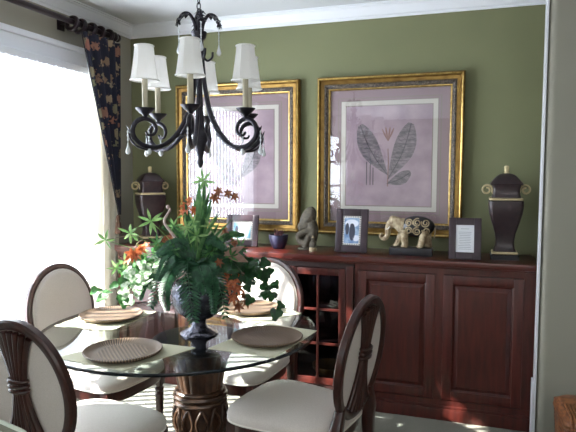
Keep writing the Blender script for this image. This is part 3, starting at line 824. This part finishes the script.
# --- driftwood twig and dusty pink leaf
b = MB(); b.tube(bez([W3(186, 254, -.02), W3(178, 238, -.05), W3(168, 223, -.07), W3(171, 214, -.07), W3(173, 210, -.06), W3(171, 206, -.06)], 6), [.011*PX/PX*(.75-.3*i/30)*.9 for i in range(31)], 7)
b.ball(W3(171, 207, -.06), .008, (1, 1, 1.3)); b.build('driftwood_twig', M['twig'], plant, smooth=60)
b = MB(); leafshape(b, W3(226, 252, -.05), W3(250, 262, -.05), .022, -AW+V((0, 0, .5)), .25, 8); leafshape(b, W3(226, 256, -.06), W3(246, 246, -.04), .018, -AW+V((0, 0, .5)), .25, 8); b.build('pink_leaf', M['bract'], plant, smooth=60, recalc=False)
b = MB(); b.tube(bez([W3(198, 262, -.05), W3(222, 246, -.06), W3(240, 241, -.05), W3(262, 240, -.04)], 8), .0012, 5); b.tube(bez([W3(190, 262, 0), W3(160, 238, -.02), W3(130, 236, -.02), W3(108, 240, -.02)], 8), .0014, 5); b.build('thin_stem', M['stem'], plant, smooth=60)

# ------------------------------------------------------------------ chandelier
HC = V((-1.226, 2.372, 0))
t = thing('chandelier', 'dark iron chandelier with six white shades and crystal drops over the table', 'chandelier', (HC.x, HC.y, ZC))
zz = lambda z: z-ZC
MB().lathe([(.06, 0), (.058, -.012), (.04, -.024), (.012, -.03), (.006, -.04)], 24).build('canopy', M['iron'], t)
b = MB(); z = 2.655; k = 0
while z > 2.25:
    pts = [(.0085*math.cos(a)*(1 if k % 2 else 0), .0085*math.cos(a)*(0 if k % 2 else 1), zz(z)+.017*math.sin(a)) for a in [2*PI*q/12 for q in range(12)]]
    b.tube(pts, .0028, 6, closed=True); z -= .026; k += 1
b.build('chain', M['iron'], t)
b = MB(); b.lathe([(.006, 2.255), (.012, 2.235), (.02, 2.215), (.012, 2.2), (.01, 2.19), (.01, 2.15), (.018, 2.13), (.014, 2.1), (.01, 2.08), (.01, 1.74), (.016, 1.72), (.03, 1.70), (.036, 1.675), (.026, 1.645), (.014, 1.60), (.010, 1.585), (.016, 1.575), (.015, 1.565), (.004, 1.545)][::-1], 20); b.xf(Matrix.Translation((0, 0, -ZC))); b.build('stem', M['iron'], t, smooth=50)
phi0 = math.atan2(-HC.y, -HC.x)    # towards the camera
angs = [phi0 + math.radians(q) for q in (-8.5, 51.5, 111.5, 171.5, 231.5, 291.5)]
def rad(a, r, z, side=0): return V((r*math.cos(a)-side*math.sin(a), r*math.sin(a)+side*math.cos(a), zz(z)))
RC = .25
def drop(p, par, ln=.05):
    b = MB(); b.tube([p, p-V((0, 0, ln))], .0022, 5)
    for q in range(3): b.ball(p-V((0, 0, ln*(q+.5)/3)), .0045, seg=8)
    b.lathe([(.001, 0), (.003, -.012), (.006, -.024), (.0105, -.038), (.0105, -.045), (.006, -.052), (.001, -.055)][::-1], 12, c=p-V((0, 0, ln)))
    b.build('crystal_drop', M['crystal'], par, smooth=60)
for i, a in enumerate(angs):
    arm = [(.012, 2.12), (.018, 2.02), (.03, 1.90), (.060, 1.78), (.118, 1.685), (.185, 1.638), (.25, 1.638), (.292, 1.664), (.306, 1.70), (.292, 1.738), (.256, 1.756), (.220, 1.744), (.204, 1.716), (.214, 1.69), (.238, 1.686), (.249, 1.70)]
    path = bez([rad(a, r, z) for r, z in arm], 6); n = len(path)
    ao = MB().tube(path, [.0075+.0035*math.sin(PI*min(1, q/n*1.1))-.004*max(0, q/n-.75)*3 for q in range(n)], 8).build('arm', M['iron'], t, smooth=60)
    # lower accompanying scroll
    b = MB().tube(bez([rad(a, .095, 1.695), rad(a, .16, 1.65), rad(a, .225, 1.624), rad(a, .28, 1.632), rad(a, .312, 1.66), rad(a, .322, 1.69)], 6), [.007-.0001*q for q in range(31)], 6)
    leafshape(b, rad(a, .308, 1.66), rad(a, .333, 1.725), .014, V((0, 0, 1)), .3)
    b.build('leaf_scroll', M['iron'], ao, smooth=60)
    b = MB().lathe([(.006, 1.752), (.009, 1.766), (.014, 1.774), (.026, 1.782), (.040, 1.796), (.042, 1.801), (.036, 1.801), (.012, 1.795)], 18); b.xf(Matrix.Translation(rad(a, RC, ZC))@Matrix.Translation((0, 0, -ZC))); b.build('candle_cup', M['iron'], ao, smooth=50)
    b = MB().lathe([(.0125, 1.796), (.0125, 1.935), (.009, 1.94), (.006, 1.943), (.006, 1.96), (.011, 1.975), (.012, 1.99), (.008, 2.01), (.002, 2.025)], 14); b.xf(Matrix.Translation(rad(a, RC, ZC))@Matrix.Translation((0, 0, -ZC))); b.build('candle', M['candle'], ao, smooth=50)
    # hexagon-sided bell shade
    b = MB(); R = []
    for f in (0, .12, .3, .55, .8, 1):
        r = .060*(1-f)**1.25+.040*(1-(1-f)**1.25); z = 1.918+f*.146
        R.append([rad(a, RC, ZC)+V((0, 0, z-ZC))+V((r*(1-.05*abs(math.sin(4*2*PI*k/48)))*math.cos(2*PI*k/48), r*(1-.05*abs(math.sin(4*2*PI*k/48)))*math.sin(2*PI*k/48), 0)) for k in range(48)])
    b.rings(R, False, False); so = b.build('lamp_shade', M['shade'], ao, smooth=12, recalc=False)
    b = MB()
    for r, z in ((.060, 1.919), (.040, 2.064)): b.tube([rad(a, RC, ZC)+V((r*math.cos(q), r*math.sin(q), z-ZC)) for q in [2*PI*k/32 for k in range(32)]], .0032, 6, closed=True)
    for k in range(8):
        q = 2*PI*k/8
        b.tube([rad(a, RC, ZC)+V(((.060*(1-f)**1.25+.040*(1-(1-f)**1.25))*math.cos(q), (.060*(1-f)**1.25+.040*(1-(1-f)**1.25))*math.sin(q), 1.918+.146*f-ZC)) for f in (0, .12, .3, .55, .8, 1)], .0013, 4)
    b.build('trim', M['shadetrim'], so, smooth=60)
    drop(rad(a, .326, 1.705), ao, .05)
    drop(rad(a, .235, 1.70), ao, .045) if i in (1, 5, 4) else None
# crown of leaf scrolls at the top
for k in range(4):
    a = phi0+math.radians(-90)+k*PI/2+.1
    path = bez([rad(a, .010, 2.12), rad(a, .018, 2.185), rad(a, .042, 2.228), rad(a, .07, 2.228), rad(a, .088, 2.20), rad(a, .084, 2.178)], 6)
    b = MB().tube(path, [.009-.00012*q for q in range(31)], 7)
    for f in range(4):
        p = path[14+f*4]; b2 = p+rad(a, .016, ZC)-V((0, 0, .022))+rad(a, 0, ZC, random.uniform(-.01, .01))
        leafshape(b, p, b2, .014, rad(a, 1, ZC), .4)
        for sg in (-1, 1): leafshape(b, p, p+rad(a, .006, ZC, sg*.026)-V((0, 0, .018)), .010, V((0, 0, 1)), .3)
    so = b.build('crown_scroll', M['iron'], t, smooth=60)
    drop(rad(a, .089, 2.19), so, .085)
    b = MB().tube(bez([rad(a+.3, .012, 2.11), rad(a+.3, .016, 2.06), rad(a+.3, .036, 2.03), rad(a+.3, .062, 2.045), rad(a+.3, .066, 2.07)], 6), .0055, 6); b.build('lower_scroll', M['iron'], t, smooth=60)
MB().lathe([(.012, 2.11), (.03, 2.125), (.036, 2.15), (.034, 2.152), (.014, 2.15)], 18).xf(Matrix.Translation((0, 0, -ZC))).build('crown_cup', M['iron'], t, smooth=50)

# ------------------------------------------------------------------ things on the buffet
ZT = .9955
# square-sectioned lidded urns with scroll handles
def sq(hw, z, rnd=.25, n=6):
    r = hw*rnd; pts = []
    for q, (sx, sy) in enumerate(((1, 1), (-1, 1), (-1, -1), (1, -1))):
        for k in range(n):
            a = q*PI/2+(PI/2)*k/(n-1); pts.append(V((sx*(hw-r)+r*math.cos(a), sy*(hw-r)+r*math.sin(a), z)))
    return pts
def urn(label, loc, rz):
    t = thing('lidded_urn', label, 'urn', (0, 0, 0), 0, 'lidded urns at the buffet ends')
    MB().rings([sq(.082, 0, .1), sq(.082, .028, .1), sq(.076, .032, .1)]).build('base', M['black'], t, smooth=40)
    ft = MB().rings([sq(.074, .0325, .2), sq(.078, .038, .2), sq(.074, .046, .2), sq(.066, .048, .2)]).build('foot', M['antique'], t, smooth=40)
    MB().rings([sq(h, z) for h, z in ((.066, .0485), (.056, .07), (.053, .11), (.060, .16), (.078, .22), (.094, .28), (.100, .33), (.099, .358), (.09, .362))]).build('body', M['urn'], t, smooth=40)
    MB().rings([sq(.092, .3625), sq(.098, .366), sq(.098, .374), sq(.09, .378)]).build('band', M['antique'], t, smooth=40)
    MB().rings([sq(h, z) for h, z in ((.084, .3785), (.078, .40), (.076, .43), (.082, .452), (.083, .455))]).build('neck', M['urn'], t, smooth=40)
    ld = MB().rings([sq(h, z) for h, z in ((.090, .4555), (.095, .462), (.090, .47), (.074, .49), (.056, .51), (.045, .518), (.03, .524), (.012, .526))]).build('lid', M['urn'], t, smooth=40)
    MB().lathe([(.012, .5255), (.016, .53), (.012, .538), (.014, .545), (.015, .565), (.012, .572), (.002, .574)], 14).build('finial', M['antique'], ld, smooth=50)
    for sg in (-1, 1):
        pts = []
        for k in range(30):
            f = k/29; a = PI+.3-f*2*PI*1.35; r = .034-.022*f
            pts.append(V((sg*(.112+r*math.cos(a)), 0, .425+r*math.sin(a))))
        MB().tube([V((sg*.074, 0, .40))]+pts, .0065, 7).build('handle', M['antique'], t, smooth=60)
    t.location = loc; t.rotation_euler = (0, 0, rz); return t
u1 = urn('tall dark lidded urn with cream scroll handles standing near the niche wall', (.132, 3.80, ZT), .02)
dup(u1, (-2.40, 3.82, ZT), .8, 'tall dark lidded urn partly hidden behind the plant beside the curtain')

# standing photo frames
def photo_frame(label, loc, rz, w, h, bw, lean, kind):
    t = thing('photo_frame', label, 'photo frame', loc, rz, 'photo frames on the buffet')
    X = Matrix.Rotation(-lean, 4, 'X')
    b = MB()
    b.box(-w/2, -w/2+bw, -.009, .009, 0, h, .003, X).box(w/2-bw, w/2, -.009, .009, 0, h, .003, X)
    b.box(-w/2+bw, w/2-bw, -.009, .009, 0, bw*1.05, .003, X).box(-w/2+bw, w/2-bw, -.009, .009, h-bw*1.05, h, .003, X)
    b.box(-w/2+.004, w/2-.004, .004, .008, .004, h-.004, 0, X)
    b.build('frame', M['pframe'], t)
    iw, ih = w/2-bw, h-2*bw*1.05; zc = h/2
    def flat(x0, x1, z0, z1, y, m, nm, par=t): return MB().box(x0, x1, y, y+.0008, z0, z1, 0, X).build(nm, m, par, smooth=0)
    if kind == 'text':
        pg = flat(-iw, iw, zc-ih/2, zc+ih/2, -.004, M['paper'], 'paper_sheet')
        b = MB()
        for k in range(13):
            z = zc+ih*.36-k*ih*.062; ww = iw*(.45 if k == 0 else random.uniform(.55, .72))
            if k == 1: continue
            b.box(-ww, ww, -.0046, -.0041, z-.0012, z+.0012, 0, X)
        b.build('text_line', M['ink'], pg, smooth=0)
    else:
        flat(-iw, iw, zc-ih/2, zc+ih/2, -.003, M['beads'], 'border')
        dots = MB(); m = .006
        nx = int(2*iw/.014); nz = int(ih/.014)
        for k in range(nx):
            x = -iw+.007+k*(2*iw-.014)/(nx-1)
            for z in (zc-ih/2+.005, zc+ih/2-.005): dots.box(x-.003, x+.003, -.0052, -.003, z-.003, z+.003, 0, X)
        for k in range(nz):
            z = zc-ih/2+.007+k*(ih-.014)/(nz-1)
            for x in (-iw+.005, iw-.005): dots.box(x-.003, x+.003, -.0052, -.003, z-.003, z+.003, 0, X)
        dots.build('border_bead', M['black'], t, smooth=0)
        e = .012
        ph = flat(-iw+e, iw-e, zc-ih/2+e, zc+ih/2-e, -.005, M['photo'] if kind == 'tall' else M['photo2'], 'photograph')
        def blob(cx, cz, rx, rz2, y, mm):
            return MB().poly([X @ V((cx+rx*math.cos(q), y, cz+rz2*math.sin(q))) for q in [2*PI*k/18 for k in range(18)]]).build('printed_shape', mm, ph, smooth=0)
        if kind == 'tall':
            blob(0, zc+.048, .046, .026, -.0056, M['figlight']); blob(.004, zc-.01, .02, .058, -.0060, M['figdark']); blob(.0, zc+.034, .011, .013, -.0064, M['figdark'])
            blob(-.03, zc+.01, .013, .04, -.0060, M['figdark']); blob(.032, zc-.05, .022, .02, -.0060, M['figlight'])
        else:
            blob(-.005, zc-.012, .024, .034, -.0056, M['figlight']); blob(-.008, zc+.028, .012, .014, -.006, M['figlight']); blob(.03, zc-.018, .016, .03, -.0058, M['figlight'])
            blob(-.04, zc-.01, .014, .045, -.0056, M['figdark'])
    # easel leg
    MB().box(-.02, .02, 0, .004, 0, h*.78, 0, Matrix.Translation((0, lean*h*.78+.09-.004, .0)) @ Matrix.Rotation(math.radians(14), 4, 'X')).build('easel_leg', M['black'], t, smooth=0)
    return t
photo_frame('upright dark photo frame with blue photo and dotted border beside the elephant', (-.822, 3.72, ZT+.003), .0, .215, .29, .046, .20, 'tall')
photo_frame('dark photo frame with a white printed page beside the lidded urn', (-.098, 3.64, ZT+.003), .06, .19, .255, .042, .20, 'text')
photo_frame('dark landscape photo frame with a teal photo half behind the plant', (-1.632, 3.78, ZT+.003), .08, .24, .225, .043, .18, 'wide')

# elephant figurine
def remesh(o, vox):
    md = o.modifiers.new('rm', 'REMESH'); md.mode = 'VOXEL'; md.voxel_size = vox; md.use_smooth_shade = True
    sm = o.modifiers.new('sm', 'SMOOTH'); sm.factor = .5; sm.iterations = 3
t = thing('elephant_figurine', 'ivory elephant figurine with dark scrollwork on its flank, on a black plinth', 'figurine', (-.432, 3.76, ZT))
MB().box(-.135, .135, -.05, .05, 0, .05, .004).build('plinth', M['black'], t); ele = t
b = MB()
b.ball((.03, 0, .165), .062, (1.5, .85, 1.0)); b.ball((.07, 0, .16), .055, (1.1, .9, 1.05)); b.ball((-.055, 0, .172), .05, (1.1, .95, 1.0))
b.ball((-.112, 0, .195), .038, (.95, .85, 1.05)); b.ball((-.122, 0, .215), .024, (1, 1.1, .9))
b.tube(bez([(-.135, 0, .195), (-.15, 0, .16), (-.152, 0, .125), (-.16, 0, .095), (-.178, 0, .082), (-.197, 0, .092), (-.196, 0, .112), (-.182, 0, .112)], 6), [.024-.0004*q for q in range(43)], 10)
def leg(x0, x1, y, z0=.15):
    b.tube(bez([(x0, y, z0), ((x0+x1)/2, y, .09), (x1, y, .045), (x1, y, .0345)], 5), [.027-.0006*q for q in range(16)], 10); b.ball((x1-.006, y, .042), .0215, (1.15, 1, .42))
leg(-.055, -.095, .028); leg(-.045, -.035, -.03); leg(.085, .062, -.03); leg(.095, .108, .028)
bo = b.build('body', M['ivorystone'], t, smooth=60); remesh(bo, .0048)
for sg in (-1, 1):
    b = MB(); leafshape(b, (-.095, sg*.036, .225), (-.068, sg*.058, .135), .032, (0, sg, .2), -.25, 8, peak=.4); b.build('ear', M['ivorystone'], t, smooth=70, recalc=False)
    b = MB().tube(bez([(-.135, sg*.02, .165), (-.152, sg*.024, .148), (-.168, sg*.024, .15)], 5), [.005-.0003*q for q in range(11)], 6); b.build('tusk', M['piping'], t, smooth=60)
MB().tube(bez([(.135, 0, .185), (.148, 0, .15), (.143, 0, .10), (.147, 0, .09)], 5), .004, 6).build('tail', M['ivorystone'], t, smooth=60)
b = MB(); b.ball((.034, 0, .170), .069, (1.62, .97, .98), seg=24); bl = b.build('saddle_cloth', M['black'], t, smooth=60)
for (cx, cz, r) in ((-.012, .196, .025), (-.014, .146, .026), (.040, .198, .027), (.092, .196, .026), (.04, .142, .027), (.096, .146, .025)):
    for sg in (-1, 1):
        pts = []; b = MB()
        for k in range(28):
            f = k/27; a = f*2*PI*1.7+cx*30; rr = r*(1-.75*f)
            x = cx+rr*math.cos(a); z = cz+rr*math.sin(a)
            q = 1-((x-.034)/(.069*1.62))**2-((z-.170)/(.069*.98))**2
            pts.append(V((x, sg*(.069*.97*math.sqrt(max(q, .02))+.002), z)))
        b.tube(pts, .0042, 5).build('scroll', M['ivorystone'], bl, smooth=60)

for o in ele.children:
    if not o.name.startswith('plinth'): o.location.z = .016
# abstract seated sculpture
t = thing('abstract_sculpture', 'taupe stone sculpture with a leaning oval head between the big pictures', 'sculpture', (-1.155, 3.82, ZT), -.1)
b = MB(); b.ball((.006, 0, .205), .098, (.55, .42, 1.0), Matrix.Rotation(.42, 4, 'Y')); b.ball((-.036, -.012, .155), .03, (1, .9, 1.1)); b.tube(bez([(-.04, -.015, .175), (.0, -.03, .19), (.03, -.03, .22)], 5), .012, 8)
hd = b.build('head', M['stone'], t, smooth=60); remesh(hd, .006)
b = MB(); b.tube(bez([(.03, 0, .19), (.045, 0, .13), (.03, 0, .06), (.01, 0, .02)], 6), [.038+.0004*q for q in range(19)], 12)
b.tube(bez([(.03, -.02, .13), (-.02, -.035, .115), (-.05, -.03, .09), (-.035, -.03, .05), (.0, -.035, .045)], 6), .022, 10); b.tube(bez([(-.045, .01, .12), (-.03, .01, .06), (-.02, 0, .012)], 6), .022, 10); b.tube(bez([(.03, -.03, .09), (.015, -.045, .05), (.0, -.04, .012)], 6), .02, 10)
bo = b.build('body', M['stone'], t, smooth=60); remesh(bo, .006)
MB().lathe([(.062, 0), (.064, .004), (.062, .012), (.05, .016)], 24).build('base', M['stone'], t)
t = thing('small_figurine', 'tiny pointed grey figurine with a cream foot before the taupe sculpture', 'figurine', (-1.082, 3.72, ZT))
MB().lathe([(.024, 0), (.026, .005), (.026, .022), (.024, .026)], 16).build('base', M['ivorystone'], t)
b = MB().lathe([(.021, .0265), (.025, .04), (.022, .06), (.014, .072)], 14); b.tube([(.004, -.012, .06), (.018, -.02, .05), (.012, -.022, .038)], .006, 6); b.ball((0, 0, .08), .013, (1, 1, 1.1)); b.build('body', M['stone'], t, smooth=60)
MB().lathe([(.010, .088), (.006, .098), (.001, .108)], 10).build('tip', M['ivorystone'], t)
# succulent
t = thing('plant_pot', 'navy bowl-shaped pot on the buffet beside the taupe sculpture', 'pot', (-1.345, 3.77, ZT))
MB().lathe([(.036, 0), (.04, .003), (.054, .03), (.064, .065), (.068, .092), (.067, .097), (.062, .097), (.06, .088), (.058, .082), (0, .08)], 32).build('bowl', M['navypot'], t, smooth=50)
b = MB()
for k in range(34):
    a = random.uniform(0, 2*PI); el = random.uniform(.65, 1.35); c = V((random.uniform(-.025, .025), random.uniform(-.02, .02), .0835))
    d = V((math.cos(a)*math.cos(el), math.sin(a)*math.cos(el), math.sin(el)))
    leafshape(b, c, c+d*random.uniform(.04, .065), .009, (0, 0, 1) if el < 1 else (1, 0, 0), .35, 5)
o = b.build('succulent', M['succulent'], smooth=60, recalc=False); o.location = (-1.345, 3.77, ZT+.001); tag(o, 'purple succulent rosette growing in the navy pot', 'plant')

# ------------------------------------------------------------------ wicker basket at the niche wall and padded chair corner near the camera
t = thing('wicker_basket', 'lidded brown wicker basket standing on the carpet by the niche wall', 'basket', (.578, 2.985, 0), .06)
b = MB(); hw, hd, hh = .195, .17, .345
for k in range(20):
    z = .01+k*.0195; s = .9+.1*k/19
    b.tube([V((x*s, y*s, z)) for x, y in [(-hw, -hd), (0, -hd-.004), (hw, -hd), (hw+.004, 0), (hw, hd), (0, hd+.004), (-hw, hd), (-hw-.004, 0)]], .0105, 6, closed=True)
b.build('body', M['wicker'], t, smooth=60)
b = MB()
for i in range(9):
    x = -hw+2*hw*i/8
    for y in (-hd, hd): b.tube([V((x*.9, y*.9, 0)), V((x, y, hh))], .006, 5)
for i in range(1, 7):
    y = -hd+2*hd*i/7
    for x in (-hw, hw): b.tube([V((x*.9, y*.9, 0)), V((x, y, hh))], .006, 5)
b.build('stake', M['wickerdark'], t, smooth=60)
R = []
for (s, z) in ((.97, hh+.002), (1.06, hh+.006), (1.09, hh+.025), (1.05, hh+.05), (.93, hh+.066), (.6, hh+.072)):
    R.append([V((p.x*s*hw/.19, p.y*s*hd/.19, z)) for p in sq(.19, 0, .3)])
ld = MB().rings(R).build('lid', M['wicker'], t, smooth=50)
b = MB()
for k in range(26):
    x = -hw+.01+(2*hw-.02)*k/25
    b.tube(bez([V((x, -hd*1.09, hh+.012)), V((x, -hd*1.04, hh+.052)), V((x, -hd*.8, hh+.072)), V((x, 0, hh+.076))], 4), .0065, 5)
b.build('lid_wrap', M['wicker'], ld, smooth=60)
MB().tube([V((p.x*1.0*hw/.19, p.y*1.0*hd/.19, hh-.002)) for p in sq(.19, 0, .3)], .008, 6, closed=True).build('rim', M['wickerdark'], t, smooth=60)

# small padded chair whose rounded back just enters the corner of the picture
t = thing('padded_chair', 'sage padded chair with pale piping, only its rounded top edge in view', 'chair', (-1.15, 1.157, 0), math.radians(108.7))
R = []
def bout(s, n=26):
    pts = []
    for k in range(n):
        a = 2*PI*k/n; ca, sa = math.cos(a), math.sin(a)
        pts.append((math.copysign(abs(ca)**.8, ca)*.21*s, .757+math.copysign(abs(sa)**.8, sa)*.23*s))
    return pts
for s, x in ((.92, -.035), (1.0, -.02), (1.0, .02), (.92, .045), (.6, .055), (.1, .058)): R.append([V((x-.20-(z-.5)*.12, y, z)) for y, z in bout(s)])
bk = MB().rings(R).build('backrest', M['sage'], t, smooth=60)
for x in (-.02, .02): MB().tube([V((x-.20-(z-.5)*.12, y, z)) for y, z in bout(1.0)], .006, 6, closed=True).build('piping', M['pipepale'], bk, smooth=60)
MB().box(-.2, .22, -.22, .22, .36, .46, .03).build('seat', M['sage'], t)
for x in (-.17, .18):
    for y in (-.18, .18): MB().tube([(x*1.05, y*1.05, 0), (x, y, .37)], [.014, .022], 8).build('leg', M['walnut'], t)

# ------------------------------------------------------------------ light
w = bpy.data.worlds.new('World'); bpy.context.scene.world = w; w.use_nodes = True
bg = w.node_tree.nodes['Background']; bg.inputs[0].default_value = (.86, .93, 1.0, 1); bg.inputs[1].default_value = 16.0
sd = bpy.data.lights.new('sun', 'SUN'); sd.energy = 40; sd.angle = .012; sd.color = (1, .95, .86)
so = bpy.data.objects.new('sun', sd); C.objects.link(so)
so.rotation_euler = V((.89, .455, -math.tan(math.radians(35)))).to_track_quat('-Z', 'Y').to_euler()
for y0, y1 in ((WY0, WY1), (V0, V1)):
    a = bpy.data.lights.new('window_portal', 'AREA'); a.shape = 'RECTANGLE'; a.size = WZ1-WZ0; a.size_y = y1-y0; a.cycles.is_portal = True
    o = bpy.data.objects.new('window_portal', a); C.objects.link(o); o.location = (XL-.13, (y0+y1)/2, (WZ0+WZ1)/2); o.rotation_euler = (0, -PI/2, 0)
# unseen soft fill added behind the camera to lift the room, no real fixture
a = bpy.data.lights.new('room_fill', 'AREA'); a.shape = 'RECTANGLE'; a.size = 2.4; a.size_y = 1.6; a.energy = 26; a.color = (1, .98, .95)
o = bpy.data.objects.new('room_fill', a); C.objects.link(o); o.location = (1.2, -2.2, 2.62); o.rotation_euler = (math.radians(-12), 0, 0)
o.rotation_euler = V((-.35, .85, -.75)).to_track_quat('-Z', 'Y').to_euler(); o.location = (1.2, -2.2, 2.2)

a = bpy.data.lights.new('ceiling_fill', 'AREA'); a.shape = 'DISK'; a.size = .6; a.energy = 55; a.color = (1, .98, .95)  # added fill aimed upwards to brighten the ceiling, not a fixture of the room
o = bpy.data.objects.new('ceiling_fill', a); C.objects.link(o); o.location = (1.6, -1.2, 1.7); o.rotation_euler = (PI, 0, 0)
# ------------------------------------------------------------------ camera
f, pitch, yaw, roll, h = 576.655, 0.0749, -0.3265, 0.0016, 1.52366
cd = bpy.data.cameras.new('camera'); cd.sensor_fit = 'HORIZONTAL'; cd.sensor_width = 36; cd.lens = f/576*36; cd.clip_start = .05
co = bpy.data.objects.new('camera', cd); C.objects.link(co); co.location = (0, 0, h)
fw = V((math.sin(yaw)*math.cos(pitch), math.cos(yaw)*math.cos(pitch), -math.sin(pitch)))
rt = V((math.cos(yaw), -math.sin(yaw), 0)); up = rt.cross(fw)
r2 = rt*math.cos(roll)+up*math.sin(roll); u2 = -rt*math.sin(roll)+up*math.cos(roll)
co.rotation_euler = Matrix((r2, u2, -fw)).transposed().to_euler()
sc = bpy.context.scene; sc.camera = co
sc.view_settings.view_transform = 'Standard'; sc.view_settings.look = 'None'; sc.view_settings.exposure = 0
sc.cycles.use_denoising = True; sc.cycles.max_bounces = 10; sc.cycles.transparent_max_bounces = 24
sc.cycles.caustics_reflective = False; sc.cycles.caustics_refractive = False; sc.cycles.sample_clamp_indirect = 6
